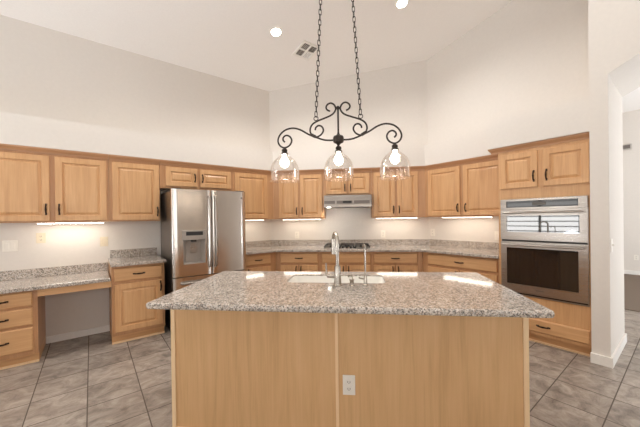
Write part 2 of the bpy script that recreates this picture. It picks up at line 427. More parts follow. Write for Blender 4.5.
def window_wall(name, axis, pos, lo, hi, wins, z0=0.55, z1=3.05):
    """wall with window openings, built from piers, sills and lintels"""
    bm = bmesh.new()
    def pc(s0, s1, za, zb):
        q = [(pos - 0.15, s0), (pos - 0.15, s1), (pos, s1), (pos, s0)]
        if axis == 'b': q = [(y, x) for x, y in q]
        prism(bm, [ab(*p) for p in q], za, [ceil_z(*p) + 0.01 for p in q] if zb is None else zb)
    cur = lo
    for c, wd in sorted(wins):
        pc(cur, c - wd / 2, 0, None); pc(c - wd / 2, c + wd / 2, 0, z0); pc(c - wd / 2, c + wd / 2, z1, None); cur = c + wd / 2
    pc(cur, hi, 0, None)
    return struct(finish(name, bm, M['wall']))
window_wall('wall_rear', 'a', -3.5, -3.5, DL + T, WIN_A)
window_wall('wall_side', 'b', -3.5, -3.65, 4.5256, WIN_B)
wi = 0
for axis, lst in (('a', WIN_A), ('b', WIN_B)):
    for c, wd in lst:
        wi += 1; bm = bmesh.new()
        def bar(s0, s1, za, zb, d0=-3.42, d1=-3.38):
            q = [(d0, s0), (d0, s1), (d1, s1), (d1, s0)]
            if axis == 'b': q = [(y, x) for x, y in q]
            prism(bm, [ab(*p) for p in q], za, zb)
        l, h = c - wd / 2, c + wd / 2
        bar(l - .05, l + .04, .50, 3.10); bar(h - .04, h + .05, .50, 3.10); bar(l + .04, h - .04, .50, .59); bar(l + .04, h - .04, 3.01, 3.10)
        bar(c - .03, c + .03, .59, 3.01)
        for k in range(1, 16): bar(l + .04, h - .04, .59 + k * .151 - .014, .59 + k * .151 + .014)
        struct(finish('window_%d' % wi, bm, M['dark']))
# ceiling
bm = bmesh.new(); lo = []; hi = []
for p in ((-3.65, -3.65), (4.53, -3.65), (4.53, DL + T), (-3.65, DL + T)):
    q = ab(*p); lo.append(bm.verts.new((q.x, q.y, ceil_z(*p)))); hi.append(bm.verts.new((q.x, q.y, ceil_z(*p) + 0.1)))
bm.faces.new(lo); bm.faces.new(hi[::-1])
for i in range(4): j = (i + 1) % 4; bm.faces.new((lo[i], lo[j], hi[j], hi[i]))
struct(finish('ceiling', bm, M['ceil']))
bm = bmesh.new(); prism(bm, [ab(*p) for p in ((-3.7, -3.7), (9.9, -3.7), (9.9, DL + .2), (-3.7, DL + .2))], -0.1, 0.0)
struct(finish('floor', bm, M['tile']))
# the room beyond the opening
bm = bmesh.new(); prism(bm, [ab(*p) for p in ((6.05, -3.5), (9.62, -3.5), (9.62, 2.6), (6.05, 2.6))], 0.001, 0.012)
struct(finish('floor_carpet', bm, M['carpet']))
wall('wall_beyond', [(9.62, -3.5), (9.77, -3.5), (9.77, 2.6), (9.62, 2.6)], 0, 3.7)
wall('wall_beyond_left', [(4.53, 2.6), (9.77, 2.6), (9.77, 2.75), (4.53, 2.75)], 0, 3.7)
wall('wall_beyond_right', [(4.53, -3.65), (9.77, -3.65), (9.77, -3.5), (4.53, -3.5)], 0, 3.7)
wall('wall_beyond_near', [(4.5256, 0.594), (4.6256, 0.594), (4.6256, 2.6), (4.5256, 2.6)], 0, 3.7)
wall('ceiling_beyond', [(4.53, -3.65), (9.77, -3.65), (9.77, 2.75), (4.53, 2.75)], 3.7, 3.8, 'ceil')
# soffits over the cabinets
def soffit(name, P, z0, z1):
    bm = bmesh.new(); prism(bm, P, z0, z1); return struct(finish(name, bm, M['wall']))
ts = 0.345
soffit('trim_1', [ab(-3.5, DL - ts), lc(ts), lc(0), ab(-3.5, DL)], 2.162, 2.48)
soffit('trim_2', [lc(ts), cr(ts), cr(0), lc(0)], 2.162, 2.48)
soffit('trim_3', [cr(ts), ab(DR - ts, 1.505), ab(DR, 1.505), cr(0)], 2.162, 2.48)
soffit('trim_4', [ab(3.69, 1.505), ab(3.69, 0.594), ab(DR, 0.594), ab(DR, 1.505)], 2.162, 2.48)
# baseboards
def baseboard(name, pts, h=0.09):
    bm = bmesh.new(); prism(bm, [ab(*p) for p in pts], 0.0, h); return struct(finish(name, bm, M['white']))
baseboard('baseboard_pillar', [(3.652, 0.600), (3.652, 0.450), (4.54, 0.450), (4.54, 0.466), (3.668, 0.466), (3.668, 0.600)])
baseboard('baseboard_left', [(-0.42, DL - 0.014), (0.165, DL - 0.014), (0.165, DL), (-0.42, DL)], 0.075)
baseboard('baseboard_beyond', [(9.604, -3.4), (9.62, -3.4), (9.62, 2.6), (9.604, 2.6)], 0.1)

# ------------------------------------------------------------------ cabinet builder
def pull_mesh():
    """arched bronze pull on two rosettes, standing along z, front towards -y"""
    bm = bmesh.new(); L = 0.048
    pts = [(0, -0.004, -L), (0, -0.018, -L * 0.93), (0, -0.026, -L * 0.5), (0, -0.028, 0), (0, -0.026, L * 0.5), (0, -0.018, L * 0.93), (0, -0.004, L)]
    rad = [0.007, 0.0065, 0.0075, 0.0095, 0.0075, 0.0065, 0.007]
    tube(bm, pts, 0.006, 8, radii=rad)
    for s in (-1, 1):
        box(bm, -0.008, 0.008, -0.004, 0, s * L - 0.013, s * L + 0.013, bev=0.002, seg=1)
    return bm
_p = finish('handle', pull_mesh(), M['bronze'], smooth=True)
PULL = _p.data; bpy.data.objects.remove(_p)
def panel_mesh(bm, x0, x1, z0, z1, yf, th, fr=0.058, raised=True):
    """door or drawer front: frame, sunk bead, raised field; front at yf, back at yf+th"""
    def ring(i, d): return [bm.verts.new(p) for p in ((x0 + i, yf + d, z0 + i), (x1 - i, yf + d, z0 + i), (x1 - i, yf + d, z1 - i), (x0 + i, yf + d, z1 - i))]
    if raised: prof = [(0.0, th), (0.0, 0.004), (0.004, 0.0), (fr, 0.0), (fr + 0.004, 0.013), (fr + 0.012, 0.014), (fr + 0.034, 0.003), (fr + 0.040, 0.003)]
    else: prof = [(0.0, th), (0.0, 0.007), (0.008, 0.001), (0.011, 0.0)]
    rings = [ring(*p) for p in prof]
    bm.faces.new(rings[0][::-1])
    for A, B in zip(rings[:-1], rings[1:]):
        for k in range(4): bm.faces.new((A[k], A[(k + 1) % 4], B[(k + 1) % 4], B[k]))
    bm.faces.new(rings[-1])
GAP = 0.02
def door(root, xc, x0, x1, z0, z1, yf, hx=None, hz=None, mk='wood'):
    bm = bmesh.new(); panel_mesh(bm, x0 - xc, x1 - xc, z0, z1, yf, GAP)
    d = finish('door', bm, M[mk], root)
    if hx is not None: share('handle', PULL, d, (hx - xc, yf, hz))
    return d
def drawer(root, xc, x0, x1, z0, z1, yf, handle=True):
    bm = bmesh.new(); panel_mesh(bm, x0 - xc, x1 - xc, z0, z1, yf, GAP, raised=False)
    d = finish('drawer', bm, M['wood_h'], root)
    if handle: share('handle', PULL, d, ((x0 + x1) / 2 - xc, yf, (z0 + z1) / 2), (0, R(90), 0))
    return d
def crown(root, xc, x0, x1, yf, z0, z1, ends=(0, 0)):
    """stepped moulding along the cabinet top"""
    bm = bmesh.new(); h = z1 - z0
    prof = [(0.0, 0), (-0.010, 0), (-0.012, 0.25 * h), (-0.020, 0.45 * h), (-0.034, 0.75 * h), (-0.036, h), (0.0, h)]
    A = [bm.verts.new((x0 - xc - (ends[0] and -d * ends[0]), yf + d, z0 + z)) for d, z in prof]
    B = [bm.verts.new((x1 - xc + (ends[1] and -d * ends[1]), yf + d, z0 + z)) for d, z in prof]
    n = len(prof)
    for i in range(n): j = (i + 1) % n; bm.faces.new((A[i], A[j], B[j], B[i]))
    bm.faces.new(A[::-1]); bm.faces.new(B)
    return finish('crown_molding', bm, M['wood_crown'], root)
def cabinet(name, label, run, x0, x1, z0, z1, depth, doors=(), drawers=(), top=None, toe=0.0, back=None, group=None, cat='cabinet', miter=(0, 0)):
    """depth = wall to door face; doors: (x0, x1, z0, z1, handle x, handle z); drawers: (x0, x1, z0, z1)"""
    xc = (x0 + x1) / 2; loc = place(run, xc, 0, 0)
    group = group or {'wall_cabinet': 'maple wall cabinets under the soffit', 'base_cabinet': 'maple base cabinets along the walls'}.get(name)
    root = thing(name, label, cat, loc, ANG[run], group)
    yb = -(depth - GAP); xb0, xb1 = back if back else (x0, x1)
    bm = bmesh.new(); e = 0.002
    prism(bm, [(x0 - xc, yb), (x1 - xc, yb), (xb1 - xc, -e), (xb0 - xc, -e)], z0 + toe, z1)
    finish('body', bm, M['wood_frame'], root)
    if toe:
        bm = bmesh.new(); q = 0.055
        prism(bm, [(x0 - xc + .001, yb + q), (x1 - xc - .001, yb + q), (xb1 - xc - .001, -e), (xb0 - xc + .001, -e)], z0, z0 + toe)
        finish('toe_kick', bm, M['wood_h'], root)
        bm = bmesh.new(); box(bm, x0 - xc, x1 - xc, yb + q - 0.012, yb + q, z0, z0 + 0.02); finish('shoe_molding', bm, M['wood_pale'], root)
    yf = -depth
    for d in doors: door(root, xc, d[0], d[1], d[2], d[3], yf, d[4] if len(d) > 4 else None, d[5] if len(d) > 5 else None)
    for d in drawers: drawer(root, xc, d[0], d[1], d[2], d[3], yf)
    if top: crown(root, xc, x0, x1, yb, top[0], top[1], miter)
    return root
UB, UT = 1.375, 2.112      # wall cabinets: underside, top of doors' frame
CR = (2.104, 2.160)
DT = 2.082; DBm = 1.392
U = 0.33
HZ = 1.50
k1 = math.tan(R(22.2)) 
cabinet('wall_cabinet', 'maple wall cabinet with two doors above the lowered desk counter', 'L', -0.83, 0.165, UB, UT, U,
        [(-0.80, -0.345, DBm, DT, -0.375, 1.515), (-0.302, 0.145, DBm, DT, -0.27, 1.515)], top=CR)
cabinet('wall_cabinet', 'single-door maple wall cabinet just left of the refrigerator', 'L', 0.167, 0.700, UB, UT, U,
        [(0.200, 0.690, DBm, DT, 0.668, 1.495)], top=CR)
cabinet('wall_cabinet', 'short two-door maple cabinet directly above the refrigerator', 'L', 0.702, 1.660, 1.80, UT, U,
        [(0.770, 1.160, 1.832, DT, 1.128, 1.955), (1.195, 1.635, 1.832, DT, 1.228, 1.955)], top=CR)
cabinet('wall_cabinet', 'single-door maple wall cabinet in the corner just right of the refrigerator', 'L', 1.662, lc_u(U - GAP), UB, UT, U,
        [(1.700, 2.235, DBm, DT, 1.735, 1.50)], top=CR, back=(1.662, lc_u(0.002)), miter=(0, -k1))
cabinet('wall_cabinet', 'narrow two-door maple wall cabinet left of the range hood', 'C', lc_x(U - GAP), -0.450, UB, UT, U,
        [(-1.185, -0.865, DBm, DT, -0.892, 1.50), (-0.832, -0.480, DBm, DT, -0.800, 1.50)], top=CR, back=(lc_x(0.002), -0.450), miter=(-k1, 0))
cabinet('wall_cabinet', 'short two-door maple cabinet directly above the range hood', 'C', -0.448, 0.305, 1.732, UT, U,
        [(-0.410, -0.085, 1.760, DT, -0.112, 1.86), (-0.050, 0.270, 1.760, DT, -0.022, 1.86)], top=CR)
cabinet('wall_cabinet', 'narrow two-door maple wall cabinet right of the range hood', 'C', 0.307, cr_x(U - GAP), UB, UT, U,
        [(0.335, 0.665, DBm, DT, 0.638, 1.50), (0.697, 1.010, DBm, DT, 0.724, 1.50)], top=CR, back=(0.307, cr_x(0.002)), miter=(0, -k1))
cabinet('wall_cabinet', 'wide two-door maple wall cabinet left of the wall ovens', 'R', cr_u(U - GAP), -1.402, UB, UT, U,
        [(-2.495, -2.005, DBm, DT, -2.035, 1.50), (-1.960, -1.430, DBm, DT, -1.925, 1.50)], top=CR, back=(cr_u(0.002), -1.402), miter=(-k1, 0))
# base cabinets
BD = 0.60
cabinet('desk_drawer_cabinet', 'maple cabinet of three drawers under the left end of the desk counter', 'L', -0.93, -0.425, 0, 0.722, BD,
        drawers=[(-0.90, -0.460, 0.575, 0.708), (-0.90, -0.460, 0.392, 0.552), (-0.90, -0.460, 0.142, 0.366)], toe=0.10)
t_ = thing('desk_apron', 'maple apron rail spanning the open kneehole under the desk counter', 'desk rail', place('L', -0.13, 0, 0.655), ANG['L'])
boxes('rail', [(-0.293, 0.293, -BD + .0, -BD + .02, 0.0, 0.067)], M['wood_h'], t_)
boxes('bracket', [(-0.293, 0.293, -0.022, -0.003, 0.012, 0.067)], M['wood_h'], t_)
cabinet('base_cabinet', 'maple base cabinet with one drawer and one door left of the refrigerator', 'L', 0.165, 0.690, 0, 0.874, BD,
        [(0.190, 0.662, 0.140, 0.672, 0.645, 0.60)], [(0.190, 0.662, 0.705, 0.848)], toe=0.10)
tb = BD - GAP
cabinet('base_cabinet', 'maple base cabinet in the corner just right of the refrigerator', 'L', 1.700, lc_u(tb) - .003, 0, 0.874, BD,
        [(1.735, 2.130, 0.140, 0.672, 1.77, 0.60)], [(1.735, 2.130, 0.705, 0.848)], toe=0.10, back=(1.700, lc_u(0.002) - .003))
cabinet('base_cabinet', 'maple base cabinet with a wide drawer left of the cooktop', 'C', lc_x(tb) + .003, -0.500, 0, 0.874, BD,
        [(-1.105, -0.830, 0.140, 0.672, -0.86, 0.60), (-0.815, -0.530, 0.140, 0.672, -0.785, 0.60)], [(-1.105, -0.530, 0.705, 0.848)], toe=0.10, back=(lc_x(0.002) + .003, -0.500))
r_ = cabinet('base_cabinet', 'maple base cabinet with a blank drawer front below the cooktop', 'C', -0.498, 0.278, 0, 0.874, BD,
        [(-0.465, -0.115, 0.140, 0.672, -0.145, 0.60), (-0.095, 0.255, 0.140, 0.672, -0.065, 0.60)], toe=0.10)
drawer(r_, -0.11, -0.465, 0.255, 0.705, 0.848, -BD, handle=False)
cabinet('base_cabinet', 'maple base cabinet with a wide drawer right of the cooktop', 'C', 0.280, cr_x(tb) - .003, 0, 0.874, BD,
        [(0.305, 0.610, 0.140, 0.672, 0.58, 0.60), (0.630, 0.935, 0.140, 0.672, 0.66, 0.60)], [(0.305, 0.935, 0.705, 0.848)], toe=0.10, back=(0.280, cr_x(0.002) - .003))
cabinet('base_cabinet', 'maple base cabinet with a long drawer between the corner and the wall ovens', 'R', cr_u(tb) + .003, -1.402, 0, 0.874, BD,
        [(-2.345, -1.905, 0.140, 0.672, -1.935, 0.60), (-1.885, -1.440, 0.140, 0.672, -1.855, 0.60)], [(-2.345, -1.440, 0.705, 0.848)], toe=0.10, back=(cr_u(0.002) + .003, -1.402))

# ------------------------------------------------------------------ oven tower and ovens
x0, x1, xc = -1.400, -0.597, -1.0
tw = thing('oven_cabinet', 'tall maple cabinet holding the two wall ovens beside the white pillar', 'cabinet', place('R', xc, 0, 0), ANG['R'])
yb = -0.635
ox0, ox1, oz0, oz1 = -0.355, 0.368, 0.505, 1.555
boxes('body', [(x0 - xc, ox0, yb, -0.002, 0.1, UT), (ox1, x1 - xc, yb, -0.002, 0.1, UT), (ox0, ox1, yb, -0.002, oz1, UT), (ox0, ox1, yb, -0.002, 0.1, oz0), (ox0, ox1, -0.03, -0.002, oz0, oz1)], M['wood'], tw)
boxes('toe_kick', [(x0 - xc + .001, x1 - xc - .001, yb + .06, -0.002, 0, 0.1)], M['wood_h'], tw)
boxes('shoe_molding', [(x0 - xc, x1 - xc, yb + .048, yb + .06, 0, 0.02)], M['wood_pale'], tw)
door(tw, xc, -1.375, -1.015, 1.683, 2.070, yb - GAP, -1.048, 1.80)
door(tw, xc, -0.968, -0.605, 1.683, 2.070, yb - GAP, -0.936, 1.80)
bm = bmesh.new(); panel_mesh(bm, -0.375, 0.385, 0.135, 0.268, yb - GAP, GAP, raised=False)
dr = finish('drawer', bm, M['wood_h'], tw); share('handle', PULL, dr, (0.022, yb - GAP, 0.208), (0, R(90), 0))
crown(tw, xc, -1.46, x1, yb, CR[0], CR[1], (1, 0))
boxes('crown_return', [(-0.46, x0 - xc, yb - 0.002, -0.36, CR[0] + 0.02, CR[1])], M['wood_crown'], tw)

ov = thing('wall_oven', 'stainless double wall oven with microwave above and black glass door below', 'oven', place('R', xc, 0, 0.51), ANG['R'])
yo = yb - 0.004
H = lambda z: z - 0.51
boxes('housing', [(ox0 + .004, ox1 - .004, -0.60, -0.05, 0.004, oz1 - 0.51 - 0.004)], M['dark'], ov)
boxes('trim_frame', [(-0.368, 0.384, yo - 0.008, yo + 0.002, H(0.497), H(1.562))], M['steel_flat'], ov)
cp = boxes('control_panel', [(-0.368, 0.384, yo - 0.028, yo - 0.008, H(1.446), H(1.562))], M['steel_flat'], ov, bev=0.003)
boxes('display_glass', [(-0.308, 0.314, yo - 0.031, yo - 0.027, H(1.468), H(1.540))], M['glass_black'], cp)
boxes('display', [(-0.06, 0.06, yo - 0.0325, yo - 0.030, H(1.488), H(1.522))], M['display'], cp)
def frame_door(name, z0, z1, gx0, gx1, gz0, gz1, y0, y1, glass, parent):
    bm = bmesh.new()
    xa, xb = -0.366, 0.382
    for b_ in ((xa, xb, y0, y1, z0, gz0), (xa, xb, y0, y1, gz1, z1), (xa, gx0, y0, y1, gz0, gz1), (gx1, xb, y0, y1, gz0, gz1)): box(bm, *b_)
    bmesh.ops.remove_doubles(bm, verts=bm.verts[:], dist=1e-5)
    d = finish(name, bm, M['steel_flat'], parent)
    boxes('window', [(gx0, gx1, y0 + 0.003, y1, gz0, gz1)], glass, d)
    return d
def bar_handle(parent, xa, xb, z, y, m, out=0.035, r=0.011):
    bm = bmesh.new()
    tube(bm, [(xa, y - out, z), (xb, y - out, z)], r, 12)
    for x in (xa + 0.03, xb - 0.03): tube(bm, [(x, y, z), (x, y - out, z)], r * 0.7, 8)
    return finish('handle', bm, m, parent, smooth=True)
mw = frame_door('microwave_door', H(1.114), H(1.438), -0.308, 0.322, H(1.200), H(1.378), yo - 0.030, yo - 0.008, M['glass_mirror'], ov)
bar_handle(mw, -0.33, 0.345, H(1.412), yo - 0.030, M['steel_flat'])
lo_ = frame_door('oven_door', H(0.530), H(1.086), -0.308, 0.312, H(0.622), H(1.024), yo - 0.030, yo - 0.008, M['glass_black'], ov)
bar_handle(lo_, -0.335, 0.35, H(1.056), yo - 0.030, M['steel_flat'])
boxes('badge', [(-0.035, 0.035, yo - 0.0315, yo - 0.0295, H(0.574), H(0.584))], M['grey'], lo_)
boxes('vent_strip', [(-0.36, 0.376, yo - 0.016, yo - 0.008, H(1.092), H(1.110))], M['black'], ov)
boxes('lower_vent', [(-0.36, 0.376, yo - 0.014, yo - 0.008, H(0.512), H(0.524))], M['black'], ov)

# ------------------------------------------------------------------ counters
CT = 0.914
ct = thing('countertop', 'speckled granite counter running round the corner from refrigerator to wall ovens', 'countertop', (0, 0, 0))
t = 0.645; s_ = 0.0015
front = [ab(1.690, DL - t), lc(t), cr(t), ab(DR - t, 1.4045)]
backp = [ab(DR - s_, 1.4045), cr(s_), lc(s_), ab(1.690, DL - s_)]
bm = bmesh.new(); slab(bm, front + backp, 0.876, CT, 0.008); finish('slab', bm, M['granite'], ct)
bm = bmesh.new(); q = 0.02
prism(bm, [ab(1.690, DL - q), lc(q), cr(q), ab(DR - q, 1.4045)] + backp, CT + .0005, 1.012); finish('backsplash', bm, M['granite'], ct)
dk = thing('desk_counter', 'lowered granite desk counter over the open kneehole', 'countertop', place('L', -0.40, 0, 0), ANG['L'])
bm = bmesh.new(); slab(bm, [(-0.55, -0.630), (0.555, -0.630), (0.555, -s_), (-0.55, -s_)], 0.724, 0.764, 0.008); finish('slab', bm, M['granite'], dk)
bm = bmesh.new(); box(bm, -0.55, 0.555, -0.02, -s_, 0.7645, 0.862); finish('backsplash', bm, M['granite'], dk)
sc_ = thing('countertop', 'short raised granite counter on the cabinet left of the refrigerator', 'countertop', place('L', 0.43, 0, 0), ANG['L'])
bm = bmesh.new(); slab(bm, [(-0.272, -0.645), (0.272, -0.645), (0.272, -s_), (-0.272, -s_)], 0.876, CT, 0.008); finish('slab', bm, M['granite'], sc_)
bm = bmesh.new(); box(bm, -0.25, 0.272, -0.02, -s_, CT + .0005, 1.012); finish('backsplash', bm, M['granite'], sc_)

# ------------------------------------------------------------------ refrigerator
fx0, fx1 = 0.742, 1.652; fw = fx1 - fx0; hw = fw / 2
fr = thing('refrigerator', 'stainless french-door refrigerator with water dispenser between maple cabinets', 'refrigerator', place('L', (fx0 + fx1) / 2, 0, 0), ANG['L'])
FB, FF = -0.725, -0.800      # body front, door front
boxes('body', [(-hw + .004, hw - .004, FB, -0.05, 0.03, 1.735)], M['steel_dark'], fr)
boxes('base_grille', [(-hw + .03, hw - .03, FB - 0.02, -0.08, 0.0, 0.032)], M['black'], fr)
for s in (-1, 1): boxes('hinge_cover', [(s * (hw - .06) - .05, s * (hw - .06) + .05, FB - .045, FB + .09, 1.735, 1.765)], M['dark'], fr, bev=0.006)
def curved_door(name, xa, xb, za, zb, cut=None):
    """softly bowed steel front, with an optional recess cut-out"""
    bm = bmesh.new()
    xs = [xa, xa + 0.006, xa + 0.02] + [xa + 0.02 + (xb - xa - 0.04) * k / 8 for k in range(1, 8)] + [xb - 0.02, xb - 0.006, xb]
    if cut: xs = sorted(set(xs + [cut[0], cut[1]]))
    zs = [za, zb] if not cut else [za, cut[2], cut[3], zb]
    def yy(x):
        e = min(x - xa, xb - x)
        rd = 0.012 * (1 - min(1, e / 0.02)) ** 2
        return FF - 0.006 * (1 - (x / hw) ** 2) + rd
    F = [[bm.verts.new((x, yy(x), z)) for z in zs] for x in xs]
    B = [[bm.verts.new((x, FB - .006, z)) for z in zs] for x in xs]
    for i in range(len(xs) - 1):
        for j in range(len(zs) - 1):
            if cut and j == 1 and xs[i] >= cut[0] - 1e-6 and xs[i + 1] <= cut[1] + 1e-6: continue
            bm.faces.new((F[i][j], F[i + 1][j], F[i + 1][j + 1], F[i][j + 1]))
        for j in range(len(zs) - 1): bm.faces.new((B[i][j], B[i][j + 1], B[i + 1][j + 1], B[i + 1][j]))
        bm.faces.new((F[i][0], B[i][0], B[i + 1][0], F[i + 1][0])); bm.faces.new((F[i][-1], F[i + 1][-1], B[i + 1][-1], B[i][-1]))
    for i in (0, -1):
        for j in range(len(zs) - 1): bm.faces.new((F[i][j], F[i][j + 1], B[i][j + 1], B[i][j]))
    return finish(name, bm, M['steel'], fr, smooth=True)
DX0, DX1 = 0.858 - 1.197, 1.112 - 1.197
ld = curved_door('door', -hw, -0.003, 0.705, 1.752, (DX0, DX1, 0.850, 1.140))
rd = curved_door('door', 0.003, hw, 0.705, 1.752)
fd = curved_door('freezer_drawer', -hw, hw, 0.06, 0.695)
dp = boxes('dispenser', [(DX0 - .012, DX1 + .012, FF - 0.014, FF + .004, 1.140, 1.256)], M['silver'], ld, bev=0.004)
boxes('control_display', [(DX0 + .03, DX1 - .03, FF - 0.016, FF - 0.012, 1.195, 1.240)], M['black'], ld)
bm = bmesh.new(); ry = FF + 0.062; c_ = 0.04
for q in ([(DX0, FF - .004, .85), (DX1, FF - .004, .85), (DX1 - c_, ry, .87), (DX0 + c_, ry, .87)],
          [(DX0 + c_, ry, .87), (DX1 - c_, ry, .87), (DX1 - c_, ry, 1.14), (DX0 + c_, ry, 1.14)],
          [(DX0, FF - .004, .85), (DX0 + c_, ry, .87), (DX0 + c_, ry, 1.14), (DX0, FF - .004, 1.14)],
          [(DX1, FF - .004, .85), (DX1, FF - .004, 1.14), (DX1 - c_, ry, 1.14), (DX1 - c_, ry, .87)],
          [(DX0, FF - .004, 1.14), (DX0 + c_, ry, 1.14), (DX1 - c_, ry, 1.14), (DX1, FF - .004, 1.14)]):
    bm.faces.new([bm.verts.new(p) for p in q])
bmesh.ops.remove_doubles(bm, verts=bm.verts[:], dist=1e-5)
finish('dispenser_recess', bm, M['silver'], ld)
boxes('dispenser_paddle', [((DX0 + DX1) / 2 - .035, (DX0 + DX1) / 2 + .035, ry - .016, ry - .004, 0.98, 1.10)], M['steel_flat'], ld, bev=0.003)
boxes('dispenser_spout', [((DX0 + DX1) / 2 - .03, (DX0 + DX1) / 2 + .03, ry - .045, ry - .0052, 1.115, 1.139)], M['black'], ld, bev=0.003)
for s, dd in ((-1, ld), (1, rd)):
    bm = bmesh.new(); hx = s * 0.036
    tube(bm, spline([(hx, FF - .002, 0.79), (hx, FF - .045, 0.83), (hx, FF - .055, 0.95), (hx, FF - .057, 1.22), (hx, FF - .055, 1.50), (hx, FF - .045, 1.64), (hx, FF - .002, 1.68)], 5), 0.0125, 12)
    finish('handle', bm, M['steel_flat'], dd, smooth=True)
bm = bmesh.new()
tube(bm, spline([(-.36, FF - .002, .63), (-.34, FF - .05, .63), (0, FF - .06, .63), (.34, FF - .05, .63), (.36, FF - .002, .63)], 5), 0.0125, 12)
finish('handle', bm, M['steel_flat'], fd, smooth=True)
bm = bmesh.new(); lathe(bm, [(0.011, 0), (0.011, 0.002)], 16)
bg = finish('badge', bm, M['grey'], rd); bg.rotation_euler = (R(90), 0, 0); bg.location = (hw - .06, FF - 0.002, 1.665)

# ------------------------------------------------------------------ range hood, cooktop
hd = thing('range_hood', 'slim stainless range hood under the short cabinet over the cooktop', 'range hood', place('C', -0.072, 0, 1.55), 0)
bm = bmesh.new()
pr = [(-0.004, 0.0), (-0.50, 0.0), (-0.50, 0.035), (-0.47, 0.181), (-0.004, 0.181)]
A = [bm.verts.new((-0.362, y, z)) for y, z in pr]; B = [bm.verts.new((0.362, y, z)) for y, z in pr]
for i in range(5): j = (i + 1) % 5; bm.faces.new((A[i], A[j], B[j], B[i]))
bm.faces.new(A[::-1]); bm.faces.new(B); finish('body', bm, M['steel_flat'], hd)
def hface(x0_, x1_, za, zb, d, name, m, par):
    bm = bmesh.new()
    f = lambda z: -0.50 + 0.03 * (z - 0.035) / 0.146
    vs = [(x0_, f(za) - d, za), (x1_, f(za) - d, za), (x1_, f(zb) - d, zb), (x0_, f(zb) - d, zb)]
    lo__ = [bm.verts.new(p) for p in vs]; hi__ = [bm.verts.new((p[0], p[1] + d + .002, p[2])) for p in vs]
    bm.faces.new(lo__); bm.faces.new(hi__[::-1])
    for i in range(4): j = (i + 1) % 4; bm.faces.new((lo__[i], lo__[j], hi__[j], hi__[i]))
    return finish(name, bm, m, par)
hface(-0.355, -0.19, 0.05, 0.095, 0.003, 'vent_slot', M['vent_grey'], hd)
hface(0.10, 0.335, 0.05, 0.095, 0.003, 'vent_slot', M['vent_grey'], hd)
c_ = hface(-0.165, 0.075, 0.05, 0.095, 0.003, 'control_panel', M['vent_grey'], hd)
hface(-0.07, 0.06, 0.058, 0.088, 0.007, 'switch', M['black'], c_)
boxes('lamp_lens', [(-0.325, -0.265, -0.43, -0.38, -0.006, 0.001)], M['hood_lamp'], hd)
l_ = bpy.data.lights.new('hood_beam', 'SPOT'); l_.energy = 7; l_.color = (1, 0.94, 0.86); l_.spot_size = R(165); l_.spot_blend = 0.6; l_.shadow_soft_size = 0.03
q_ = bpy.data.objects.new('hood_beam', l_); COL.objects.link(q_); q_.parent = hd; q_.location = (-0.295, -0.405, -0.009); q_.rotation_euler = (R(25), 0, R(-40))
boxes('filter', [(-0.20, 0.34, -0.46, -0.06, -0.004, 0.001)], M['grey'], hd)

ck = thing('cooktop', 'gas cooktop with black grates set in the granite below the range hood', 'cooktop', place('C', -0.09, -0.34, CT), 0)
boxes('tray', [(-0.355, 0.355, -0.25, 0.25, 0.0008, 0.012)], M['steel_flat'], ck, bev=0.004)
for gx in (-0.235, 0.0, 0.235):
    bm = bmesh.new()
    for yy_ in (-0.21, 0.0, 0.21): box(bm, gx - .105, gx + .105, yy_ - .006, yy_ + .006, 0.036, 0.048)
    for xx_ in (-.10, 0, .10): box(bm, gx + xx_ - .005, gx + xx_ + .005, -0.215, 0.215, 0.036, 0.048)
    for xx_ in (-.10, .10):
        for yy_ in (-.21, .21): box(bm, gx + xx_ - .007, gx + xx_ + .007, yy_ - .007, yy_ + .007, 0.012, 0.048)
    finish('grate', bm, M['black'], ck)
for bx, by, br in ((-.235, .12, .04), (-.235, -.11, .032), (0, .02, .05), (.235, .12, .034), (.235, -.08, .04)):
    bm = bmesh.new(); lathe(bm, [(br, 0.012), (br, 0.022), (br * .8, 0.024), (br * .8, 0.031), (br * .5, 0.034)], 20, (bx, by, 0)); finish('burner', bm, M['black'], ck, smooth=True)
for i in range(5):
    bm = bmesh.new(); lathe(bm, [(.017, .012), (.016, .032), (.013, .035)], 16, (-.12 + .06 * i, -.232, 0)); finish('knob', bm, M['black'], ck, smooth=True)

# ------------------------------------------------------------------ island
IX0, IX1, IY0, IY1 = -1.163, 0.970, 1.760, 2.500
il = thing('kitchen_island', 'wide maple-panelled kitchen island in the middle of the room', 'island', (-0.10, 2.13, 0))
ox, oy = -0.10, 2.13
bm = bmesh.new()
for b_ in ((IX0, IX1, IY1 - .02, IY1, 0.10, 0.8745), (IX0, IX0 + .018, IY0 + .02, IY1 - .02, 0, 0.8745), (IX1 - .018, IX1, IY0 + .02, IY1 - .02, 0, 0.8745),
           (IX0 + .018, IX1 - .018, IY1 - .09, IY1 - .07, 0, 0.1), (IX0 + .018, IX1 - .018, IY0 + .02, IY1 - .02, 0.10, 0.12)):
    box(bm, b_[0] - ox, b_[1] - ox, b_[2] - oy, b_[3] - oy, b_[4], b_[5])
finish('body', bm, M['wood'], il)
SX = -0.108
for xa, xb in ((IX0, SX), (SX, IX1)): boxes('front_panel', [(xa - ox, xb - ox, IY0 - oy, IY0 + .02 - oy, 0, 0.8745)], M['wood_panel'], il)
for xa, xb in ((IX0 - .004, IX0 + .022), (SX - .006, SX + .012), (IX1 - .024, IX1 + .004)): boxes('edge_strip', [(xa - ox, xb - ox, IY0 - .007 - oy, IY0 - .0005 - oy, 0, 0.8745)], M['wood_pale'], il)
boxes('base_strip', [(IX0 + .022 - ox, SX - .006 - ox, IY0 - .010 - oy, IY0 - .0005 - oy, 0, 0.055), (SX + .012 - ox, IX1 - .024 - ox, IY0 - .010 - oy, IY0 - .0005 - oy, 0, 0.055)], M['wood_pale'], il)
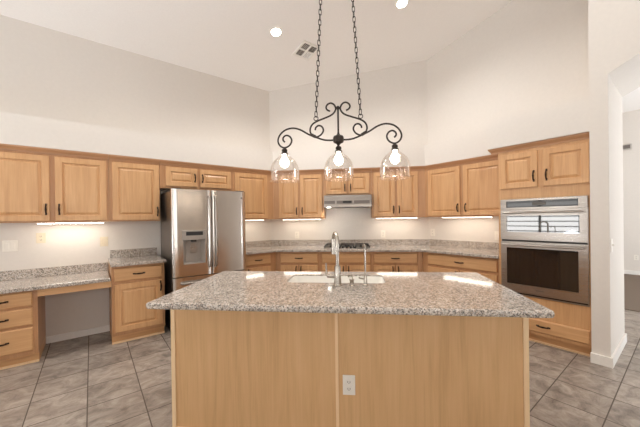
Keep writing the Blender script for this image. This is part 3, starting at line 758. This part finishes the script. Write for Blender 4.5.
for k in range(4):
    xa = IX0 + .02 + k * (IX1 - IX0 - .04) / 4; xb = IX0 + .02 + (k + 1) * (IX1 - IX0 - .04) / 4
    bm = bmesh.new(); panel_mesh(bm, -(xb - ox) + .01, -(xa - ox) - .01, 0.14, 0.84, -(IY1 - oy) - .02, .0198)
    d = finish('door', bm, M['wood'], il); d.rotation_euler = (0, 0, math.pi)
SK = (-0.492, 0.232, 2.100, 2.408)
it = thing('island_countertop', 'large speckled granite island counter with a sink cut-out', 'countertop', (-0.10, 2.05, 0))
ow = [(-1.180 + .10, 1.533 - 2.05), (0.975 + .10, 1.528 - 2.05), (1.030 + .10, 2.560 - 2.05), (-1.180 + .10, 2.552 - 2.05)]
hole = round_poly([(SK[0] + .10, SK[2] - 2.05), (SK[1] + .10, SK[2] - 2.05), (SK[1] + .10, SK[3] - 2.05), (SK[0] + .10, SK[3] - 2.05)], 0.05, 4)
bm = bmesh.new(); slab(bm, round_poly(ow, 0.025, 3), 0.876, CT, 0.013, [(p.x, p.y) for p in hole]); finish('slab', bm, M['granite'], it)
# sink: two-bowl undermount, open at the top
sk = thing('sink', 'white undermount kitchen sink set in the island counter', 'sink', (-0.130, 2.254, 0.68))
bm = bmesh.new()
hx_, hy_ = (SK[1] - SK[0]) / 2 + .006, (SK[3] - SK[2]) / 2 + .006
rect = lambda x0_, x1_, y0_, y1_, r_: round_poly([(x0_, y0_), (x1_, y0_), (x1_, y1_), (x0_, y1_)], r_, 4)
outer = [(rect(-hx_ + .0065, hx_ - .0065, -hy_ + .0065, hy_ - .0065, .0495), .222), (rect(-hx_ + .0065, hx_ - .0065, -hy_ + .0065, hy_ - .0065, .0495), .1945), (rect(-hx_ - .02, hx_ + .02, -hy_ - .02, hy_ + .02, .06), .1945), (rect(-hx_ - .02, hx_ + .02, -hy_ - .02, hy_ + .02, .06), .18), (rect(-hx_ - .008, hx_ + .008, -hy_ - .008, hy_ + .008, .06), .17), (rect(-hx_ + .02, hx_ - .02, -hy_ + .02, hy_ - .02, .06), .0)]
inner = [(rect(-hx_ + .008, hx_ - .008, -hy_ + .008, hy_ - .008, .048), .222), (rect(-hx_ + .010, hx_ - .010, -hy_ + .010, hy_ - .010, .048), .17), (rect(-hx_ + .03, hx_ - .03, -hy_ + .03, hy_ - .03, .055), .012)]
L1 = [[bm.verts.new((p.x, p.y, z)) for p in pp] for pp, z in reversed(outer)] + [[bm.verts.new((p.x, p.y, z)) for p in pp] for pp, z in inner]
n = len(L1[0])
for A, B in zip(L1[:-1], L1[1:]):
    for i in range(n): j = (i + 1) % n; bm.faces.new((A[i], A[j], B[j], B[i]))
bm.faces.new(L1[0][::-1]); bm.faces.new(L1[-1]); finish('basin', bm, M['ceramic'], sk, smooth=True)
boxes('divider', [(-0.012, 0.012, -hy_ + .03, hy_ - .03, 0.013, 0.10)], M['ceramic'], sk, bev=0.008)
for dx_ in (-.18, .18):
    bm = bmesh.new(); lathe(bm, [(.04, .0125), (.04, .016), (.03, .014)], 20, (dx_, 0, 0)); finish('drain', bm, M['nickel'], sk, smooth=True)

# faucet
fc = thing('faucet', 'tall brushed nickel gooseneck faucet standing by the island sink', 'faucet', (-0.107, 2.020, CT))
bm = bmesh.new(); lathe(bm, [(.030, 0), (.030, .006), (.026, .010), (.024, .06), (.021, .128), (.018, .136)], 24); finish('body', bm, M['nickel'], fc, smooth=True)
bm = bmesh.new()
dv = Vector((-0.28, 0.96, 0)).normalized()
arc = [(0, 0, .130), (0, 0, .20), (0, 0, .285)]
rr_ = 0.058
for k in range(0, 11):
    t = math.pi * k / 10 * 0.98
    c = dv * (rr_ - rr_ * math.cos(t)); arc.append((c.x, c.y, .300 + rr_ * math.sin(t)))
tube(bm, arc, .0125, 14); finish('neck', bm, M['nickel'], fc, smooth=True)
e_ = Vector(arc[-1])
bm = bmesh.new(); tube(bm, [e_ + Vector((0, 0, .012)), e_ + Vector((0, 0, -.02)), e_ + Vector((0, 0, -.07)), e_ + Vector((0, 0, -.10))], .015, 14, radii=[.0145, .0155, .016, .018]); finish('spray_head', bm, M['nickel'], fc, smooth=True)
bm = bmesh.new(); tube(bm, [(-.015, 0, .062), (-.072, 0, .065)], .013, 12); tube(bm, [(-.066, 0, .064), (-.076, 0, .08), (-.080, 0, .155)], .007, 10, radii=[.009, .007, .0055]); finish('lever', bm, M['nickel'], fc, smooth=True)
sd = thing('soap_dispenser', 'short brushed nickel soap pump between the two island faucets', 'soap dispenser', (-0.010, 2.022, CT))
bm = bmesh.new(); lathe(bm, [(.021, 0), (.021, .005), (.015, .010), (.013, .03), (.017, .038), (.017, .044), (.008, .048), (.007, .062)], 20); finish('base', bm, M['nickel'], sd, smooth=True)
bm = bmesh.new(); tube(bm, [(.008, 0, .062), (-.004, 0.01, .064), (-.02, .045, .060), (-.022, .05, .05)], .006, 10); finish('spout', bm, M['nickel'], sd, smooth=True)
ff = thing('water_faucet', 'slim brushed nickel drinking water faucet right of the soap pump', 'faucet', (0.083, 2.025, CT))
bm = bmesh.new(); lathe(bm, [(.020, 0), (.020, .005), (.013, .012), (.011, .06), (.007, .07)], 20); finish('base', bm, M['nickel'], ff, smooth=True)
bm = bmesh.new(); arc = [(0, 0, .06), (0, 0, .16), (0, 0, .235)]
for k in range(0, 9):
    t = math.pi * k / 8 * 0.9; arc.append((-.2 * .03 * (1 - math.cos(t)), .03 * (1 - math.cos(t)), .25 + .03 * math.sin(t)))
tube(bm, arc, .0055, 10); finish('neck', bm, M['nickel'], ff, smooth=True)
bm = bmesh.new(); tube(bm, [(-.008, 0, .045), (-.035, 0, .05), (-.045, 0, .056)], .005, 8); finish('lever', bm, M['nickel'], ff, smooth=True)

# ------------------------------------------------------------------ chandelier
CX, CY, CZ = -0.090, 2.05, 1.930
ch = thing('chandelier', 'three-light dark iron scroll chandelier with clear glass bell shades over the island', 'chandelier', (CX, CY, CZ))
S = 0.000896
def cpt(x, y, mir=1): return Vector(((x - 540) * S * mir, 0, (315 - y) * S))
bm = bmesh.new(); lathe(bm, [(.006, -.045), (.010, -.040), (.016, -.030), (.034, -.022), (.038, -.012), (.038, .012), (.034, .022), (.016, .028), (.009, .040), (.0065, .05)], 12); finish('hub', bm, M['iron'], ch)
bm = bmesh.new(); lathe(bm, [(.0065, .045), (.0065, .215)], 10); finish('center_rod', bm, M['iron'], ch, smooth=True)
bm = bmesh.new(); lathe(bm, [(.006, .208), (.013, .212), (.014, .224), (.010, .230), (.004, .234)], 12); finish('finial', bm, M['iron'], ch, smooth=True)
long_arm = [(512, 318), (470, 319), (420, 312), (350, 285), (300, 262), (240, 226), (180, 210), (120, 222), (76, 258), (58, 305), (74, 345), (110, 363), (150, 347), (169, 310), (156, 278), (128, 265), (104, 278), (99, 300), (113, 318)]
top_scroll = [(478, 92), (456, 80), (447, 60), (459, 38), (485, 29), (510, 43), (522, 75), (508, 105), (480, 126), (430, 145), (375, 165), (335, 190), (318, 230), (330, 270), (365, 289), (405, 271), (423, 238), (410, 208), (385, 200), (364, 214), (359, 234)]
def link(bm, c, L_, W_, r, rot):
    pts = []
    for k in range(12):
        t = 2 * math.pi * k / 12; sx = math.cos(t) * W_; sz = math.sin(t) * W_ + math.copysign(L_ - W_, math.sin(t)) if abs(math.sin(t)) > .01 else 0
        pts.append((c[0] + sx * math.cos(rot), c[1] + sx * math.sin(rot), c[2] + sz))
    tube(bm, pts, r, 6, closed=True)
ends = []
for mir in (1, -1):
    bm = bmesh.new(); pts = spline([cpt(x, y, mir) for x, y in long_arm], 5); tube(bm, pts, .0062, 8); finish('scroll_arm', bm, M['iron'], ch, smooth=True)
    bm = bmesh.new(); pts = spline([cpt(x, y, mir) for x, y in top_scroll], 5); tube(bm, pts, .0062, 8); finish('top_scroll', bm, M['iron'], ch, smooth=True)
    bm = bmesh.new(); c = cpt(344, 278, mir); tube(bm, [c + Vector((-.016 * mir, 0, .009)), c + Vector((.016 * mir, 0, -.009))], .011, 10); finish('clasp', bm, M['iron'], ch, smooth=True)
    rc = cpt(366, 143, mir)
    bm = bmesh.new(); tube(bm, [(rc.x + .015 * math.cos(2 * math.pi * k / 16), 0, rc.z + .015 * math.sin(2 * math.pi * k / 16)) for k in range(16)], .003, 6, closed=True); finish('ring', bm, M['iron'], ch, smooth=True)
    ends.append(Vector((rc.x, 0, rc.z + .012)))
cab_ = AB(Vector((CX, CY)))
topz = ceil_z(*cab_) - CZ
bm = bmesh.new(); lathe(bm, [(.075, topz - .005), (.075, topz - .02), (.06, topz - .035), (.02, topz - .045)], 28); finish('canopy', bm, M['iron'], ch, smooth=True)
for e in ends:
    tp = Vector((math.copysign(.045, e.x), 0, topz - .040)); d = tp - e; n = int(d.length / 0.0355)
    bm = bmesh.new()
    for k in range(n):
        c = e + d * ((k + .5) / n); link(bm, c, .0215, .0090, .0028, (k % 2) * math.pi / 2 + .35)
    finish('chain', bm, M['iron'], ch, smooth=True)
for ex, ez in ((cpt(110, 0).x, cpt(0, 363).z), (0, -.040), (-cpt(110, 0).x, cpt(0, 363).z)):
    bm = bmesh.new(); lathe(bm, [(.006, .004), (.010, -.006), (.020, -.014), (.021, -.026), (.017, -.030), (.026, -.040), (.026, -.048)], 16, (ex, 0, ez)); so = finish('socket', bm, M['iron'], ch, smooth=True)
    z0 = ez - .042
    bm = bmesh.new()
    prof = [(.027, 0), (.030, -.012), (.040, -.024), (.062, -.040), (.082, -.062), (.095, -.088), (.099, -.108), (.101, -.111), (.102, -.133), (.103, -.168), (.106, -.194), (.106, -.198), (.102, -.196)]
    lathe(bm, prof, 40, (ex, 0, z0), cap=False); finish('shade', bm, M['shade'], so, smooth=True)
    bm = bmesh.new(); lathe(bm, [(.011, -.004), (.013, -.018), (.017, -.030), (.026, -.044), (.031, -.060), (.030, -.076), (.022, -.090), (.010, -.098), (.003, -.0995)], 20, (ex, 0, z0)); finish('bulb', bm, M['bulb'], so, smooth=True)

# ------------------------------------------------------------------ recessed lights, air vent
NRM = Vector((*(RW * 0.19), 1)).normalized()      # the ceiling falls towards the left wall
ROT = Matrix((( *LW, 0), (*( RW), -0.19), (0, 0, 1)))
def ceil_thing(name, label, cat, a_, b_, group=None):
    p = ab(a_, b_); o = thing(name, label, cat, (p.x, p.y, ceil_z(a_, b_) - .0005), 0, group)
    ex = Vector((LW.x, LW.y, 0)); ey = Vector((RW.x, RW.y, -0.19)).normalized(); ez = ex.cross(ey)
    o.rotation_euler = Matrix(((ex.x, ey.x, ez.x), (ex.y, ey.y, ez.y), (ex.z, ey.z, ez.z))).to_euler()
    return o
def downlight(a_, b_, label, pw=140):
    o = ceil_thing('recessed_light', label, 'ceiling light', a_, b_, 'recessed lights in the ceiling')
    bm = bmesh.new(); lathe(bm, [(.062, -.002), (.066, -.008), (.084, -.006), (.086, 0)], 28, cap=False); finish('trim_ring', bm, M['white'], o, smooth=True)
    bm = bmesh.new(); lathe(bm, [(.064, -.003), (.02, -.004)], 28); finish('lens', bm, M['can'], o); can_lamp(a_, b_, o, pw)
def can_lamp(a_, b_, o, pw=140):
    l = bpy.data.lights.new('downlight_beam', 'SPOT'); l.energy = pw; l.color = (1, 0.98, 0.95); l.spot_size = R(150); l.spot_blend = 0.75; l.shadow_soft_size = 0.06
    q = bpy.data.objects.new('downlight_beam', l); COL.objects.link(q); q.parent = o; q.location = (0, 0, -.012)
p1 = AB(Vector((-.961, 3.752))); p2 = AB(Vector((.649, 3.739)))
downlight(*p1, 'round lit recessed light just left of the ceiling air vent')
downlight(*p2, 'round lit recessed light at the top edge, right of the chandelier chains', 100)
for pa, pb, lb in ((.2, .6, 'added unseen recessed light above the open floor in front of the island'), (2.6, .6, 'added unseen recessed light above the floor by the arched opening'), (-1.6, 3.35, 'added unseen recessed light above the floor by the desk counter'), (0.35, 3.3, 'added unseen recessed light over the floor in front of the two-door wall cabinet by the desk'), (-1.6, -.6, 'added unseen recessed light nearest the rear windows')):
    downlight(pa, pb, lb, 55)  # out-of-view ceiling lights added as extra fill for the room
av = ceil_thing('air_vent', 'square white four-way air vent in the sloped ceiling behind the chandelier chain', 'vent', *AB(Vector((-.630, 4.195))))
boxes('backing', [(-.115, .115, -.13, .13, -.004, -.001)], M['vent_grey'], av)
boxes('frame', [(-.145, .145, -.155, -.125, -.014, 0), (-.145, .145, .125, .155, -.014, 0), (-.145, -.115, -.125, .125, -.014, 0), (.115, .145, -.125, .125, -.014, 0), (-.012, .012, -.125, .125, -.013, 0), (-.115, -.012, -.012, .012, -.013, 0), (.012, .115, -.012, .012, -.013, 0)], M['white'], av)
def louvres(x0_, x1_, y0_, y1_, along, s):
    bm = bmesh.new(); n = 5
    for k in range(n):
        if along == 'x':
            y = y0_ + (k + .5) * (y1_ - y0_) / n; q = [(x0_, y - .004 * s, -.012), (x1_, y - .004 * s, -.012), (x1_, y + .006 * s, -.004), (x0_, y + .006 * s, -.004)]
        else:
            x = x0_ + (k + .5) * (x1_ - x0_) / n; q = [(x - .004 * s, y0_, -.012), (x - .004 * s, y1_, -.012), (x + .006 * s, y1_, -.004), (x + .006 * s, y0_, -.004)]
        lo__ = [bm.verts.new(p) for p in q]; hi__ = [bm.verts.new((p[0], p[1], p[2] + .0015)) for p in q]
        bm.faces.new(lo__); bm.faces.new(hi__[::-1])
        for i in range(4): j = (i + 1) % 4; bm.faces.new((lo__[i], lo__[j], hi__[j], hi__[i]))
    finish('louvre', bm, M['white'], av)
louvres(-.115, -.012, .012, .125, 'x', 1); louvres(.012, .115, .012, .125, 'y', -1); louvres(-.115, -.012, -.125, -.012, 'y', 1); louvres(.012, .115, -.125, -.012, 'x', 1)

# ------------------------------------------------------------------ under-cabinet lights
def strip(run, xa, xb, label, m='strip'):
    xc = (xa + xb) / 2; h = (xb - xa) / 2
    o = thing('under_cabinet_light', label, 'light', place(run, xc, -.19, 1.3615), ANG[run], 'lit bars under the wall cabinets')
    boxes('housing', [(-h, h, -.045, .045, .004, .0133)], M['white'], o)
    boxes('diffuser', [(-h + .006, h - .006, -.038, .038, 0, .004)], M[m], o)
strip('L', -.46, .12, 'lit bar under the two-door cabinet above the desk counter', 'strip_bright')
strip('L', 1.80, 2.22, 'lit bar under the corner cabinet right of the refrigerator')
strip('C', -1.15, -.52, 'lit bar under the cabinet left of the range hood')
strip('C', .38, 1.02, 'lit bar under the cabinet right of the range hood')
strip('R', -2.33, -1.65, 'lit bar under the cabinet beside the wall ovens')

# ------------------------------------------------------------------ outlets and switches
def plate(name, label, cat, loc, rz, w_=0.075, h_=0.118, kind='outlet', m='plate', gangs=1):
    o = thing(name, label, cat, loc, rz, {'wall_outlet': 'outlets on the walls', 'light_switch': 'switches on the walls'}.get(name))
    boxes('cover_plate', [(-w_ / 2, w_ / 2, -.007, -.0005, -h_ / 2, h_ / 2)], M[m], o, bev=0.002)
    for g in range(gangs):
        gx = (g - (gangs - 1) / 2) * 0.046
        if kind == 'outlet':
            for dz in (-.02, .02):
                r = boxes('receptacle', [(gx - .016, gx + .016, -.010, -.006, dz - .014, dz + .014)], M[m], o, bev=0.0015)
                boxes('slot', [(gx - .008, gx - .005, -.0108, -.0098, dz - .004, dz + .006), (gx + .005, gx + .008, -.0108, -.0098, dz - .004, dz + .006), (gx - .002, gx + .002, -.0108, -.0098, dz - .010, dz - .006)], M['slot'], r)
        elif kind == 'switch':
            boxes('rocker', [(gx - .016, gx + .016, -.011, -.006, -.033, .033)], M[m], o, bev=0.0015)
        elif kind == 'toggle':
            boxes('toggle', [(gx - .005, gx + .005, -.018, -.006, -.002, .014)], M[m], o, bev=0.0015)
    return o
plate('light_switch', 'white double switch plate at the left edge above the desk counter', 'switch', place('L', -.694, 0, 1.128), ANG['L'], .117, .118, 'switch', 'plate', 2)
plate('wall_outlet', 'cream outlet high above the desk counter under the lit bar', 'outlet', place('L', -.45, 0, 1.201), ANG['L'], .08, .115, 'outlet', 'plate_cream')
plate('light_switch', 'cream switch plate on the wall left of the raised counter beside the refrigerator', 'switch', place('L', .122, 0, 1.127), ANG['L'], .08, .118, 'switch', 'plate_cream')
plate('wall_outlet', 'white outlet on the back wall left of the range hood', 'outlet', place('C', -.956, 0, 1.097), 0)
plate('wall_outlet', 'white outlet on the back wall right of the range hood', 'outlet', place('C', .505, 0, 1.102), 0)
plate('wall_outlet', 'white outlet on the right wall near the corner beside the long drawer', 'outlet', place('R', -2.616, 0, 1.125), ANG['R'])
plate('light_switch', 'white switch plate on the wall right against the oven cabinet', 'switch', place('R', -1.652, 0, 1.105), ANG['R'], kind='switch')
plate('island_outlet', 'white outlet on the front panel of the island', 'outlet', (-0.034, IY0 - .0002, 0.378), 0, .074, .118, 'outlet')
pj = ab(3.74, 0.466); plate('light_switch', 'white toggle switch on the side of the pillar facing the arched opening', 'switch', (pj.x, pj.y, 1.094), ANG['L'], .08, .12, 'toggle')
pw = ab(9.62, 0.9)
def beyond(px_dir, z): # point on the far wall seen along a plan direction
    d = Vector(px_dir); s = 9.62 / d.dot(LW); return Vector((d.x * s, d.y * s, z))
def plan_dir(px): v = _f + _r * ((px - 320) / 292.27); return (v.x, v.y)
plate('wall_outlet', 'white outlet low on the far wall of the carpeted room', 'outlet', beyond(plan_dir(636), 0.40), ANG['R'])
vb = thing('wall_chime', 'small grey box high on the far wall of the carpeted room', 'wall box', beyond(plan_dir(626.3), 2.90), ANG['R'])
boxes('case', [(-.10, .10, -.05, -.001, -.06, .06)], M['silver_light'], vb, bev=0.004)
boxes('grille', [(-.075, .075, -.054, -.048, -.04, .04)], M['vent_grey'], vb)
